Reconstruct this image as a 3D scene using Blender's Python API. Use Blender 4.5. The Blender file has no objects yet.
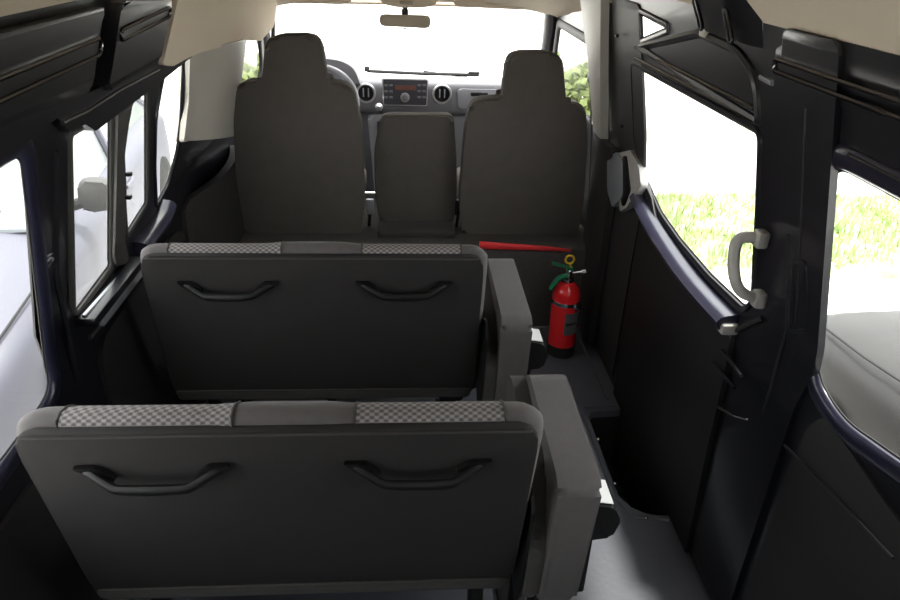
import bpy, bmesh, math, random
from mathutils import Vector, Matrix, noise
random.seed(4)
SC = bpy.context.scene
COL = SC.collection
R_ = math.radians

# ------------------------------------------------------------------ camera frame (x right, y down, z forward in the picture)
FPX = 690.0
Fv = Vector((403-450, -70-300, FPX)); Dv = Vector((-45, (FPX*FPX+(403-450)*-45)/370.0, FPX))
Fv.normalize(); Dv.normalize()
Rv = Dv.cross(Fv); Rv.normalize(); Dv = -(Rv.cross(Fv))
CAM = Vector((0, 0, 1.55))

def ray(u, v):
    d = Vector((u-450, v-300, FPX)); return Vector((d.dot(Rv), d.dot(Fv), -d.dot(Dv)))
def at(u, v, x=None, y=None, z=None):
    d = ray(u, v)
    t = (x-CAM.x)/d.x if x is not None else (y-CAM.y)/d.y if y is not None else (z-CAM.z)/d.z
    return CAM+d*t
def on_plane(u, v, y0, z0, rec):
    d = ray(u, v); k = math.tan(R_(rec))
    t = (y0+(z0-CAM.z)*k-CAM.y)/(d.y+d.z*k); return CAM+d*t

# side wall surface: half width as a function of height, left (-1) / right (+1)
def W(s, z):
    b = .78 if z < .8 else .78-.13*((z-.8)/.56)
    return b + (.04 if s > 0 else -.035)
def wp(u, v, s):
    x = s*.75
    for _ in range(30):
        p = at(u, v, x=x); x = s*W(s, p.z)
    return (p.y, p.z)
def wps(s, pts): return [wp(u, v, s) for u, v in pts]

# ------------------------------------------------------------------ materials
def new_mat(name):
    m = bpy.data.materials.new(name); m.use_nodes = True
    nt = m.node_tree; b = nt.nodes['Principled BSDF']; return m, nt, b
def mat(name, col, rough=.5, metal=0, coat=0, spec=.5, noise_scale=None, noise_amt=.15, bump=0, bump_scale=200, sheen=0):
    m, nt, b = new_mat(name)
    b.inputs['Base Color'].default_value = (*col, 1)
    b.inputs['Roughness'].default_value = rough; b.inputs['Metallic'].default_value = metal
    b.inputs['Coat Weight'].default_value = coat; b.inputs['Coat Roughness'].default_value = .08
    b.inputs['Specular IOR Level'].default_value = spec
    b.inputs['Sheen Weight'].default_value = sheen; b.inputs['Sheen Roughness'].default_value = .5
    tc = nt.nodes.new('ShaderNodeTexCoord')
    if noise_scale:
        n = nt.nodes.new('ShaderNodeTexNoise'); n.inputs['Scale'].default_value = noise_scale
        n.inputs['Detail'].default_value = 4
        nt.links.new(tc.outputs['Object'], n.inputs['Vector'])
        r = nt.nodes.new('ShaderNodeMapRange'); r.inputs['To Min'].default_value = 1-noise_amt; r.inputs['To Max'].default_value = 1+noise_amt
        nt.links.new(n.outputs['Fac'], r.inputs['Value'])
        mx = nt.nodes.new('ShaderNodeVectorMath'); mx.operation = 'SCALE'; mx.inputs[0].default_value = col
        nt.links.new(r.outputs['Result'], mx.inputs['Scale']); nt.links.new(mx.outputs['Vector'], b.inputs['Base Color'])
    if bump:
        n2 = nt.nodes.new('ShaderNodeTexNoise'); n2.inputs['Scale'].default_value = bump_scale; n2.inputs['Detail'].default_value = 2
        nt.links.new(tc.outputs['Object'], n2.inputs['Vector'])
        bp = nt.nodes.new('ShaderNodeBump'); bp.inputs['Strength'].default_value = bump; bp.inputs['Distance'].default_value = .003
        nt.links.new(n2.outputs['Fac'], bp.inputs['Height']); nt.links.new(bp.outputs['Normal'], b.inputs['Normal'])
    return m
M = {}
M['paint'] = mat('dark navy painted metal', (.0055, .0058, .0095), .38, coat=.25, noise_scale=6, noise_amt=.2)
M['navydark'] = mat('dark navy window surround', (.012, .012, .030), .3, coat=.5, noise_scale=4, noise_amt=.1)
M['navy'] = mat('glossy navy body paint', (.028, .028, .055), .3, coat=.6, noise_scale=4, noise_amt=.1)
M['gloss'] = mat('glossy black paint', (.0065, .0065, .009), .16, coat=1, spec=.8, noise_scale=6, noise_amt=.2)
M['board'] = mat('black trim board', (.016, .015, .0165), .55, noise_scale=8, noise_amt=.12, bump=.1, bump_scale=300)
M['fabric'] = mat('charcoal seat fabric', (.050, .047, .047), .95, noise_scale=60, noise_amt=.15, bump=.35, bump_scale=700, sheen=.08, spec=.2)
M['backcloth'] = mat('dark seat back cloth', (.0265, .0245, .0252), .9, noise_scale=14, noise_amt=.12, bump=.3, bump_scale=600, spec=.25)
M['bolster'] = mat('grey seat fabric', (.098, .090, .092), .95, noise_scale=60, noise_amt=.1, bump=.3, bump_scale=700, sheen=.12, spec=.2)
M['frontseat'] = mat('front seat fabric', (.105, .094, .087), .93, noise_scale=20, noise_amt=.1, bump=.3, bump_scale=500, spec=.2)
M['piping'] = mat('warm grey piping', (.11, .095, .08), .8, bump=.2)
M['black'] = mat('black plastic', (.007, .007, .008), .45, spec=.3, bump=.08, bump_scale=400)
M['blackmatte'] = mat('matte black metal', (.009, .009, .010), .6, noise_scale=20)
M['beige'] = mat('beige headliner', (.74, .64, .52), .95, noise_scale=5, noise_amt=.05, bump=.25, bump_scale=500, spec=.2)
M['pillar'] = mat('taupe grey pillar plastic', (.52, .49, .44), .42, noise_scale=3, noise_amt=.06, bump=.05)
M['darktrim'] = mat('dark grey trim plastic', (.034, .032, .032), .5, noise_scale=6, bump=.1, bump_scale=300)
M['dash'] = mat('grey dashboard plastic', (.15, .15, .165), .5, noise_scale=5, noise_amt=.06, bump=.1, bump_scale=350)
M['dashlow'] = mat('light grey lower dashboard', (.27, .27, .30), .5, noise_scale=5, noise_amt=.06)
M['silver'] = mat('silver plastic', (.55, .55, .56), .3, metal=.7)
M['chrome'] = mat('chrome', (.75, .75, .75), .15, metal=1, noise_scale=15, noise_amt=.05)
M['alu'] = mat('aluminium track', (.42, .44, .48), .32, metal=.5, noise_scale=20, noise_amt=.06)
M['slider'] = mat('grey window slider frame', (.060, .058, .056), .45, noise_scale=10)
M['floor'] = mat('grey vinyl floor mat', (.108, .113, .136), .48, noise_scale=4, noise_amt=.22, bump=.25, bump_scale=60)
M['carpet'] = mat('dark grey carpet', (.085, .078, .076), .98, noise_scale=90, noise_amt=.3, bump=.8, bump_scale=500, spec=.1)
M['red'] = mat('red extinguisher enamel', (.92, .02, .028), .25, coat=.6, noise_scale=8, noise_amt=.04)
M['redfelt'] = mat('red edging strip', (.85, .035, .045), .6, noise_scale=30)
M['green'] = mat('green lever enamel', (.01, .22, .10), .3, coat=.3, noise_scale=30)
M['yellow'] = mat('yellow pin ring', (.85, .55, .02), .4, noise_scale=30)
M['label'] = mat('grey printed label', (.14, .14, .15), .35, noise_scale=120, noise_amt=.3)
M['labelink'] = mat('dark label print', (.02, .02, .022), .4, noise_scale=100)
M['gripgrey'] = mat('pale grey grip plastic', (.42, .40, .385), .5, noise_scale=10, noise_amt=.05)
M['white'] = mat('white plastic', (.8, .8, .8), .3, noise_scale=30, noise_amt=.03)
M['mirror'] = mat('cream mirror housing', (.42, .36, .28), .45, noise_scale=10, noise_amt=.05)
M['display'] = mat('brown radio display', (.16, .07, .05), .3, noise_scale=60)
M['radio'] = mat('dark radio face', (.045, .045, .055), .35, noise_scale=40)
M['rubber'] = mat('rubber', (.02, .02, .02), .7, noise_scale=30)
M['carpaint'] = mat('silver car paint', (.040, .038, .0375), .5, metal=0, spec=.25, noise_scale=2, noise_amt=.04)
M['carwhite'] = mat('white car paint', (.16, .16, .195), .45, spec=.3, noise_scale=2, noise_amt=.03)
M['carglass'] = mat('tinted car glass', (.05, .055, .055), .12, spec=.7, noise_scale=2)
M['paleglass'] = mat('car glass with painted sky sheen', (.30, .32, .33), .15, spec=.7, noise_scale=2)  # pale base colour stands in for the sky mirrored in the glass
M['concrete'] = mat('pale concrete', (.80, .78, .74), .9, noise_scale=2, noise_amt=.05, bump=.2, bump_scale=40)
M['leaf'] = mat('yellow green foliage', (.22, .27, .09), .8, noise_scale=6, noise_amt=.4, bump=.5, bump_scale=20)
M['bark'] = mat('bark', (.12, .09, .06), .9, noise_scale=20, noise_amt=.3)
M['render'] = mat('white rendered masonry', (.85, .84, .8), .9, noise_scale=3, noise_amt=.03)

# woven mesh insert: little diagonal light cells
def weave():
    m, nt, b = new_mat('woven light grey mesh'); N = nt.nodes; L = nt.links
    tc = N.new('ShaderNodeTexCoord'); sp = N.new('ShaderNodeSeparateXYZ'); L.new(tc.outputs['Object'], sp.inputs[0])
    def mt(op, a, bb=None):
        n = N.new('ShaderNodeMath'); n.operation = op
        for i, q in enumerate((a, bb)):
            if q is None: continue
            if isinstance(q, (int, float)): n.inputs[i].default_value = q
            else: L.new(q, n.inputs[i])
        return n.outputs[0]
    k = 2*math.pi/.015
    arc = mt('SUBTRACT', sp.outputs['Z'], mt('MULTIPLY', sp.outputs['Y'], -1.0))
    sx = mt('SINE', mt('MULTIPLY', mt('MULTIPLY', sp.outputs['X'], 1.0), k))
    sy = mt('SINE', mt('MULTIPLY', mt('MULTIPLY', arc, 1.0), k))
    pr = mt('MULTIPLY', sx, sy)
    r = N.new('ShaderNodeMapRange'); r.inputs['From Min'].default_value = -.5; r.inputs['From Max'].default_value = .5
    L.new(pr, r.inputs['Value'])
    mx = N.new('ShaderNodeMix'); mx.data_type = 'RGBA'; mx.inputs['A'].default_value = (.095, .088, .09, 1); mx.inputs['B'].default_value = (.27, .25, .25, 1)
    L.new(r.outputs[0], mx.inputs['Factor']); L.new(mx.outputs['Result'], b.inputs['Base Color'])
    bp = N.new('ShaderNodeBump'); bp.inputs['Strength'].default_value = .5; bp.inputs['Distance'].default_value = .002
    L.new(r.outputs[0], bp.inputs['Height']); L.new(bp.outputs['Normal'], b.inputs['Normal'])
    b.inputs['Roughness'].default_value = .9
    return m
M['weave'] = weave()
def glass():
    m, nt, b = new_mat('window glass'); N = nt.nodes; L = nt.links
    N.remove(b); tr = N.new('ShaderNodeBsdfTransparent'); tr.inputs[0].default_value = (.93, .95, .94, 1)
    gl = N.new('ShaderNodeBsdfGlossy'); gl.inputs['Roughness'].default_value = .02
    lw = N.new('ShaderNodeLayerWeight'); lw.inputs[0].default_value = .5; pw = N.new('ShaderNodeMath'); pw.operation = 'POWER'; pw.inputs[1].default_value = 5; L.new(lw.outputs['Facing'], pw.inputs[0]); fr = N.new('ShaderNodeMath'); fr.operation = 'MULTIPLY_ADD'; fr.inputs[1].default_value = .5; fr.inputs[2].default_value = .03; L.new(pw.outputs[0], fr.inputs[0])
    mx = N.new('ShaderNodeMixShader'); L.new(fr.outputs[0], mx.inputs[0]); L.new(tr.outputs[0], mx.inputs[1]); L.new(gl.outputs[0], mx.inputs[2])
    L.new(mx.outputs[0], N['Material Output'].inputs[0]); return m
M['glass'] = glass()
def ground_mat():
    m, nt, b = new_mat('dry yellow green grass'); N = nt.nodes; L = nt.links
    tc = N.new('ShaderNodeTexCoord'); n = N.new('ShaderNodeTexNoise'); n.inputs['Scale'].default_value = 3; n.inputs['Detail'].default_value = 8; n.inputs['Roughness'].default_value = .7
    L.new(tc.outputs['Object'], n.inputs['Vector'])
    cr = N.new('ShaderNodeValToRGB'); cr.color_ramp.elements[0].position = .38; cr.color_ramp.elements[0].color = (.27, .36, .11, 1)
    cr.color_ramp.elements[1].position = .62; cr.color_ramp.elements[1].color = (.52, .56, .36, 1)
    L.new(n.outputs['Fac'], cr.inputs[0]); L.new(cr.outputs[0], b.inputs['Base Color']); b.inputs['Roughness'].default_value = .95
    return m
M['grass'] = ground_mat()

# ------------------------------------------------------------------ mesh helpers
def link(name, bm, m, parent=None, smooth=True, angle=35):
    bmesh.ops.recalc_face_normals(bm, faces=bm.faces[:])
    me = bpy.data.meshes.new(name); bm.to_mesh(me); bm.free()
    if smooth:
        me.shade_smooth()
        me.set_sharp_from_angle(angle=R_(angle))
    o = bpy.data.objects.new(name, me); COL.objects.link(o)
    me.materials.append(M[m] if isinstance(m, str) else m)
    if parent: o.parent = parent
    return o
def tag(o, label, cat, group=None, kind=None):
    o['label'] = label; o['category'] = cat
    if group: o['group'] = group
    if kind: o['kind'] = kind
    return o
def thing(name, label, cat, loc=(0, 0, 0), rz=0, group=None):
    o = bpy.data.objects.new(name, None); COL.objects.link(o); o.location = loc; o.rotation_euler = (0, 0, rz); o.empty_display_size = .1
    return tag(o, label, cat, group)
def struct(o): o['kind'] = 'structure'; return o
def settle(root):
    """parts were modelled in van coordinates: keep them there under a root placed at the thing's base"""
    mi = Matrix.Translation(root.location).inverted()
    for ch in root.children:
        if ch.type == 'MESH': ch.data.transform(mi)
        for g in ch.children: g.data.transform(mi)

def roundpoly(pts, r, seg=5):
    out = []; n = len(pts)
    for i in range(n):
        p0, p1, p2 = Vector(pts[i-1]), Vector(pts[i]), Vector(pts[(i+1) % n])
        a = p0-p1; b = p2-p1; la, lb = a.length, b.length
        if la < 1e-6 or lb < 1e-6: continue
        rr = r[i] if isinstance(r, (list, tuple)) else r
        d = min(rr, la*.48, lb*.48); q0 = p1+a/la*d; q2 = p1+b/lb*d
        if d < 1e-5: out.append(p1); continue
        for k in range(seg+1):
            t = k/seg; out.append((1-t)**2*q0+2*t*(1-t)*p1+t*t*q2)
    return out
def prism(bm, pts3, vec, bevel=0, seg=3, both=True):
    """closed 3D outline extruded by vec with rounded rims"""
    vec = Vector(vec); vs = [bm.verts.new(p) for p in pts3]; ws = [bm.verts.new(Vector(p)+vec) for p in pts3]; n = len(vs)
    f1 = bm.faces.new(vs); f2 = bm.faces.new(ws[::-1])
    for i in range(n): bm.faces.new((vs[i], vs[(i+1) % n], ws[(i+1) % n], ws[i]))
    if bevel:
        es = list(f1.edges) + (list(f2.edges) if both else [])
        bmesh.ops.bevel(bm, geom=es, offset=bevel, segments=seg, profile=.5, affect='EDGES', clamp_overlap=True)
def box(bm, c, s, bevel=0, seg=2, rot=None):
    r = bmesh.ops.create_cube(bm, size=1); vs = r['verts']
    bmesh.ops.scale(bm, vec=s, verts=vs)
    if bevel:
        es = list({e for v in vs for e in v.link_edges})
        g = bmesh.ops.bevel(bm, geom=es, offset=bevel, segments=seg, profile=.5, affect='EDGES'); vs = list({v for f in g['faces'] for v in f.verts} | {v for v in vs if v.is_valid})
    if rot is not None: bmesh.ops.rotate(bm, cent=(0, 0, 0), matrix=rot, verts=vs)
    bmesh.ops.translate(bm, vec=c, verts=vs)
def tube(bm, pts, r, n=10, closed=False, flat=None, cap=True):
    """round (or flattened) bar along points; r number or list; flat=(normal, factor) squashes along normal"""
    pts = [Vector(p) for p in pts]; m = len(pts); rings = []
    for i, p in enumerate(pts):
        if closed: t = pts[(i+1) % m]-pts[i-1]
        else: t = pts[min(i+1, m-1)]-pts[max(i-1, 0)]
        t.normalize()
        up = Vector(flat[0]) if flat else (Vector((0, 0, 1)) if abs(t.z) < .9 else Vector((1, 0, 0)))
        a = up-t*up.dot(t); a.normalize(); b = t.cross(a)
        rr = r[i] if isinstance(r, (list, tuple)) else r; fa = flat[1] if flat else 1
        rings.append([bm.verts.new(p+a*math.cos(2*math.pi*k/n)*rr*fa+b*math.sin(2*math.pi*k/n)*rr) for k in range(n)])
    for i in range(m if closed else m-1):
        A, B = rings[i], rings[(i+1) % m]
        for k in range(n): bm.faces.new((A[k], A[(k+1) % n], B[(k+1) % n], B[k]))
    if cap and not closed: bm.faces.new(rings[0][::-1]); bm.faces.new(rings[-1])
def lathe(bm, prof, c=(0, 0, 0), n=32, axis='z'):
    c = Vector(c); rings = []
    for r, h in prof:
        ring = []
        for k in range(n):
            a = 2*math.pi*k/n; x, y = r*math.cos(a), r*math.sin(a)
            ring.append(bm.verts.new(c+(Vector((x, y, h)) if axis == 'z' else Vector((x, h, y)) if axis == 'y' else Vector((h, x, y)))))
        rings.append(ring)
    for A, B in zip(rings, rings[1:]):
        for k in range(n): bm.faces.new((A[k], A[(k+1) % n], B[(k+1) % n], B[k]))
    bm.faces.new(rings[0][::-1]); bm.faces.new(rings[-1])
def smoothline(pts, it=3):
    pts = [Vector(p) for p in pts]
    for _ in range(it):
        o = [pts[0]]
        for a, b in zip(pts, pts[1:]): o += [a*.75+b*.25, a*.25+b*.75]
        o.append(pts[-1]); pts = o
    return pts

# a sheet of trim that follows the curved side of the van
def sheet(bm, s, pts, inset=0, thick=.01, bevel=0, cuts=True, ins=None):
    """pts: (y,z) outline; inset towards the cabin; thickness goes outwards"""
    f = ins or (lambda y, z: inset)
    t = bmesh.new(); vs = [t.verts.new((0, p[0], p[1])) for p in pts]; t.faces.new(vs)
    zs = [p[1] for p in pts]; ys = [p[0] for p in pts]
    if cuts:
        z = math.ceil(min(zs)/.05)*.05
        while z < max(zs):
            bmesh.ops.bisect_plane(t, geom=t.verts[:]+t.edges[:]+t.faces[:], plane_co=(0, 0, z), plane_no=(0, 0, 1)); z += .05
        if ins:
            y = min(ys)+.04
            while y < max(ys):
                bmesh.ops.bisect_plane(t, geom=t.verts[:]+t.edges[:]+t.faces[:], plane_co=(0, y, 0), plane_no=(0, 1, 0)); y += .04
    inner = {}; outer = {}
    for v in t.verts:
        y, z = v.co.y, v.co.z; x = W(s, z)-f(y, z)
        inner[v] = bm.verts.new((s*x, y, z)); outer[v] = bm.verts.new((s*(x+thick), y, z))
    caps = []
    for fc in t.faces:
        caps.append(bm.faces.new([inner[v] for v in fc.verts])); bm.faces.new([outer[v] for v in fc.verts][::-1])
    rim = []
    for e in t.edges:
        if len(e.link_faces) == 1:
            a, b = e.verts; bm.faces.new((inner[a], inner[b], outer[b], outer[a])); rim.append(bm.edges.get((inner[a], inner[b])))
    t.free()
    if bevel: bmesh.ops.bevel(bm, geom=rim, offset=bevel, segments=3, profile=.5, affect='EDGES')
def rim(bm, s, pts, prof):
    """rolled rim round an opening: prof is a list of (offset outwards from opening, height towards the cabin)"""
    P = [Vector(p) for p in pts]; n = len(P)
    area = sum(P[i].x*P[(i+1) % n].y-P[(i+1) % n].x*P[i].y for i in range(n)); sg = 1 if area > 0 else -1
    rings = []
    for i in range(n):
        t = P[(i+1) % n]-P[i-1]; t.normalize(); nn = Vector((t.y, -t.x))*sg
        rings.append([bm.verts.new((s*(W(s, (P[i]+nn*o).y)-h), P[i].x+nn.x*o, P[i].y+nn.y*o)) for o, h in prof])
    for i in range(n):
        A, B = rings[i], rings[(i+1) % n]
        for k in range(len(prof)-1): bm.faces.new((A[k], A[k+1], B[k+1], B[k]))
RIM = [(-.002, -.004), (-.002, -.002), (0, .004), (.006, .009), (.018, .011), (.030, .009), (.038, .004), (.042, -.004)]
def wallline(bm, s, pts, r=.004, inset=0, closed=False):
    tube(bm, [(s*(W(s, z)-inset), y, z) for y, z in pts], r, 8, closed)

# ------------------------------------------------------------------ openings traced on the walls
OP = {}
OP['L1'] = (-1, roundpoly(wps(-1, [(23, 152), (29, 388)])[:1]+[(1.262, .665), (1.12, .655), (.25, .66), (.25, 1.17)], [.03, .06, .06, .05, .05]))
OP['L2'] = (-1, roundpoly(wps(-1, [(71, 136), (110, 113), (111, 265), (76, 312)]), [.012, .012, .02, .015]))
OP['L3'] = (-1, roundpoly(wps(-1, [(146, 93), (133, 99), (125, 125), (122, 155), (124, 190), (127, 233), (146, 203)]), [.01, .03, .03, .02, .02, .01, .015]))
OP['L4'] = (-1, roundpoly(wps(-1, [(184, 56), (165, 71), (161, 90), (156, 120), (155, 165), (157, 204), (168, 184), (177, 150), (181, 118)]), [.01, .03, .02, .02, .02, .01, .03, .02, .02]))
OP['R1'] = (1, roundpoly(wps(1, [(633, 65), (759, 134), (757, 200), (752, 296), (745, 308), (710, 275), (680, 240), (659, 210), (645, 178), (636, 140)]), [.02, .02, .01, .02, .02, .02, .03, .05, .05, .03]))
OP['R2'] = (1, roundpoly([(.25, wp(900, 195, 1)[1])]+wps(1, [(831, 162), (824, 270), (813, 372), (841, 421)])+[(.72, .83), (.25, .80)], [.05, .05, .02, .05, .06, .06, .05]))
OP['tiny'] = (1, roundpoly(wps(1, [(641, 14), (668, 28), (642, 39)]), .006))
OP['LD'] = (-1, roundpoly([(3.04, 1.17), (3.04, .86), (3.62, .83), (3.66, .93), (3.40, 1.17)], .03))
OP['RD'] = (1, roundpoly([(2.70, 1.17), (2.68, .86), (3.70, .83), (3.72, .93), (3.42, 1.17)], .03))

# ------------------------------------------------------------------ side walls
def make_wall(name, s, y0, y1, keys):
    bm = bmesh.new(); zs = [-.30, 0, .4, .8, .9, 1.0, 1.1, 1.2, 1.3, 1.40, 1.46]
    prof = [(W(s, z), z) for z in zs]; T = .004
    a = [bm.verts.new((s*x, y0, z)) for x, z in prof]+[bm.verts.new((s*(x+T), y0, z)) for x, z in prof[::-1]]
    b = [bm.verts.new((v.co.x, y1, v.co.z)) for v in a]; n = len(a)
    for i in range(n): bm.faces.new((a[i], a[(i+1) % n], b[(i+1) % n], b[i]))
    bm.faces.new(a[::-1]); bm.faces.new(b)
    o = link(name, bm, 'paint', smooth=False); struct(o)
    cutters = []
    for k in keys:
        pts = OP[k][1]; c = bmesh.new(); prism(c, [(s*.4, p.x, p.y) for p in pts], (s*.7, 0, 0))
        co = link('cutter', c, 'paint', smooth=False); cutters.append(co)
        md = o.modifiers.new('b', 'BOOLEAN'); md.operation = 'DIFFERENCE'; md.object = co; md.solver = 'EXACT'
    dg = bpy.context.evaluated_depsgraph_get(); dg.update()
    me = bpy.data.meshes.new_from_object(o.evaluated_get(dg), depsgraph=dg)
    o.modifiers.clear(); o.data = me
    for c in cutters: bpy.data.objects.remove(c)
    return o
make_wall('wall_left', -1, -1.0, 4.0, ['L1', 'L2', 'L3', 'L4', 'LD'])
make_wall('wall_right', 1, -1.0, 4.0, ['R1', 'R2', 'tiny', 'RD'])

def window(n, key, framemat='paint', prof=RIM):
    s, pts = OP[key]
    root = bpy.data.objects.new('window_%d' % n, None); COL.objects.link(root); struct(root)
    c = sum((Vector(p) for p in pts), Vector((0, 0)))/len(pts); root.location = (s*W(s, c.y), c.x, c.y)
    bm = bmesh.new(); rim(bm, s, pts, prof); link('window_frame', bm, framemat, root)
    bm = bmesh.new(); q = [c+(Vector(p)-c)*1.02 for p in pts]; sheet(bm, s, q, -.004, .003); link('pane', bm, 'glass', root)
    g = bmesh.new()   # rubber gasket at the glass
    rim(g, s, pts, [(.002, -.004), (-.005, -.004), (-.005, -.002), (.002, .000)]); link('gasket', g, 'rubber', root)
    return root
SM = [(-.002, -.004), (-.002, -.002), (0, .003), (.005, .006), (.012, .006), (.016, .002), (.018, -.004)]
wins = [window(1, 'L1', 'navydark')]
w2 = window(2, 'L2', 'slider', SM); w3 = window(3, 'L3', 'slider', SM); w4 = window(4, 'L4', 'paint', SM)
w5 = window(5, 'R1', 'paint', [(-.002, -.004), (-.002, -.002), (0, .004), (.006, .007), (.014, .006), (.018, -.003)])
w6 = window(6, 'R2', 'navydark')
w7 = window(7, 'tiny', 'paint', SM); w8 = window(8, 'LD', 'darktrim'); w9 = window(9, 'RD', 'darktrim')
# sliding pane stile between the second and third panes, its two catches, and the tracks of the sill
bm = bmesh.new(); sheet(bm, -1, roundpoly(wps(-1, [(112, 113), (127, 104), (123, 125), (119, 155), (121, 190), (125, 262), (112, 266)]), .008), .014, .02, .003); link('sliding_stile', bm, 'slider', w2)
for v in (173, 196):
    y, z = wp(121, v, -1); bm = bmesh.new(); box(bm, (-(W(-1, z)-.022), y-.008, z), (.014, .016, .010), .003); link('catch', bm, 'black', w2)
for k, (a, b, m) in enumerate([((74, 314), (122, 262), 'alu'), ((83, 318), (127, 266), 'alu')]):
    A = wp(*a, -1); B = wp(*b, -1); bm = bmesh.new(); i = .016+.018*k
    p = [Vector((-(W(-1, z)-i), y, z-.002)) for y, z in (A, B)]
    q = [p[0], p[1], p[1]+Vector((.009, 0, -.002)), p[0]+Vector((.009, 0, -.002))]
    prism(bm, q, (0, 0, -.02), .002); link('sill_track', bm, m, w2)
A = wp(74, 316, -1); B = wp(128, 264, -1)
bm = bmesh.new(); box(bm, (-.725, (A[0]+B[0])/2, A[1]-.016), (.055, abs(B[0]-A[0])+.01, .022), .004); link('sill', bm, 'paint', w2)
# upper and lower ledge below the third and fourth panes
def ledge(s, pts, d, h, m, name, parent, chamf=.5):
    bm = bmesh.new(); rows = []
    for y, z in pts:
        x = W(s, z); rows.append([bm.verts.new((s*(x+.005), y, z+.004)), bm.verts.new((s*(x-d*.55), y, z)), bm.verts.new((s*(x-d*.85), y, z-h*.12)), bm.verts.new((s*(x-d), y, z-h*.35)), bm.verts.new((s*(x-d*.8), y, z-h*.8)), bm.verts.new((s*(x+.005), y, z-h))])
    for A, B in zip(rows, rows[1:]):
        for k in range(5): bm.faces.new((A[k], A[k+1], B[k+1], B[k]))
    bm.faces.new(rows[0]); bm.faces.new(rows[-1][::-1]); return link(name, bm, m, parent, angle=50)
ledge(-1, smoothline([Vector(wp(u, v, -1)) for u, v in [(133, 243), (148, 224), (157, 213), (161, 200)]], 2), .045, .045, 'navy', 'sill', w4)
ledge(1, smoothline([Vector(wp(u, v, 1)) for u, v in [(646, 192), (657, 215), (680, 249), (706, 282), (740, 316)]], 3), .055, .05, 'navy', 'sill', w5)
bm = bmesh.new(); y, z = wp(737, 324, 1); box(bm, (W(1, z)-.02, y, z-.01), (.045, .035, .03), .008); link('sill_end_cap', bm, 'gripgrey', w5)

def trim(n, s, pts, inset, thick, m, bevel=.004, ins=None, parent=None, name=None):
    bm = bmesh.new(); sheet(bm, s, pts, inset, thick, bevel, ins=ins); o = link(name or 'trim_%d' % n, bm, m, parent)
    if not parent: struct(o)
    return o
# left upper cabin panels with pressed ribs
t1 = trim(1, -1, roundpoly([(-.3, 1.40), (-.3, 1.195), wp(0, 150, -1), wp(79, 88, -1), wp(84, 30, -1), (1.50, 1.40)], .02), .028, .05, 'paint', .008)
t2 = trim(2, -1, roundpoly([(1.565, 1.405), wp(92, 92, -1), wp(146, 63, -1), wp(160, 0, -1)], .02), .034, .05, 'paint', .010)
def capsule(a, b, w):
    a, b = Vector(a), Vector(b); d = (b-a).normalized(); n = Vector((-d.y, d.x)); o = []
    for k in range(7): t = math.pi*k/6; o.append(b+n*w*math.cos(t)+d*w*math.sin(t))
    for k in range(7): t = math.pi*k/6; o.append(a-n*w*math.cos(t)-d*w*math.sin(t))
    return o
bm = bmesh.new(); wallline(bm, -1, capsule((-.1, 1.300), wp(82, 47, -1), .016), .0045, .030, True); link('pressed_rib', bm, 'gloss', t1)
bm = bmesh.new(); wallline(bm, -1, capsule(wp(105, 34, -1), wp(154, 12, -1), .011), .0045, .036, True); link('pressed_rib', bm, 'gloss', t2)
# lip under the panels (dark ledge over the windows)
trim(3, -1, roundpoly(wps(-1, [(60, 132), (75, 124), (86, 131), (140, 92), (186, 56), (188, 47), (150, 60), (80, 92), (40, 112)]), .006), .02, .035, 'paint', .004)
bm = bmesh.new(); wallline(bm, -1, [Vector(wp(u, v, -1)) for u, v in [(50, 123), (75, 112), (110, 90), (150, 70)]], .005, .022); o = link('trim_4', bm, 'paint'); struct(o)
# beige corner of the headliner over the left windows, running to the cab
hl = roundpoly([wp(166, -10, -1), wp(149, 64, -1), wp(160, 66, -1), wp(186, 52, -1), wp(226, 40, -1), (3.05, 1.13), (3.35, 1.15), (3.35, 1.42), (2.2, 1.42)], .015)
trim(5, -1, hl, 0, .05, 'beige', .004, ins=lambda y, z: .035+.05*max(0, min(1, (y-2.1)/.8)))
# left door pillar: pale upper, dark lower
bp = lambda y, z: .018+.060*math.sin(math.pi*max(0, min(1, (y-2.30)/.72)))**.8
trim(6, -1, roundpoly([wp(184, 50, -1), wp(183, 100, -1), wp(178, 142, -1), (3.00, wp(226, 138, -1)[1]), (3.0, 1.16)], .01), 0, .03, 'pillar', .003, ins=bp)
trim(7, -1, roundpoly([(2.345, .715), (2.24, .70), (2.22, .60), (2.30, 0), (3.05, 0), (3.0, .71)], .015), 0, .03, 'darktrim', .003, ins=lambda y, z: bp(y, z)-.004)
# panels below the left windows
trim(8, -1, roundpoly([(1.46, .60), (1.50, .645), (2.10, .67), (2.2, .64), (2.26, .02), (1.46, .02)], .03), .012, .02, 'board', .004)
trim(9, -1, roundpoly([(-.3, .56), (1.32, .56), (1.38, .50), (1.38, .02), (-.3, .02)], .03), .012, .02, 'board', .004)
bm = bmesh.new(); wallline(bm, -1, [(1.335, 1.16), (1.34, .9), (1.35, .62)], .007, .0)
o = link('trim_10', bm, 'paint'); struct(o)
bm = bmesh.new(); c = Vector(wp(45, 262, -1)); wallline(bm, -1, [c+Vector((math.cos(a)*.028, math.sin(a)*.011)) for a in [k*math.pi/10 for k in range(20)]], .004, .003, True)
wallline(bm, -1, [c-Vector((.02, 0)), c+Vector((.02, 0))], .006, .0)
o = link('trim_11', bm, 'paint'); struct(o)
bm = bmesh.new(); wallline(bm, -1, [wp(88, 338, -1), wp(130, 285, -1)], .006, .004); o = link('trim_12', bm, 'slider'); struct(o)

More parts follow.
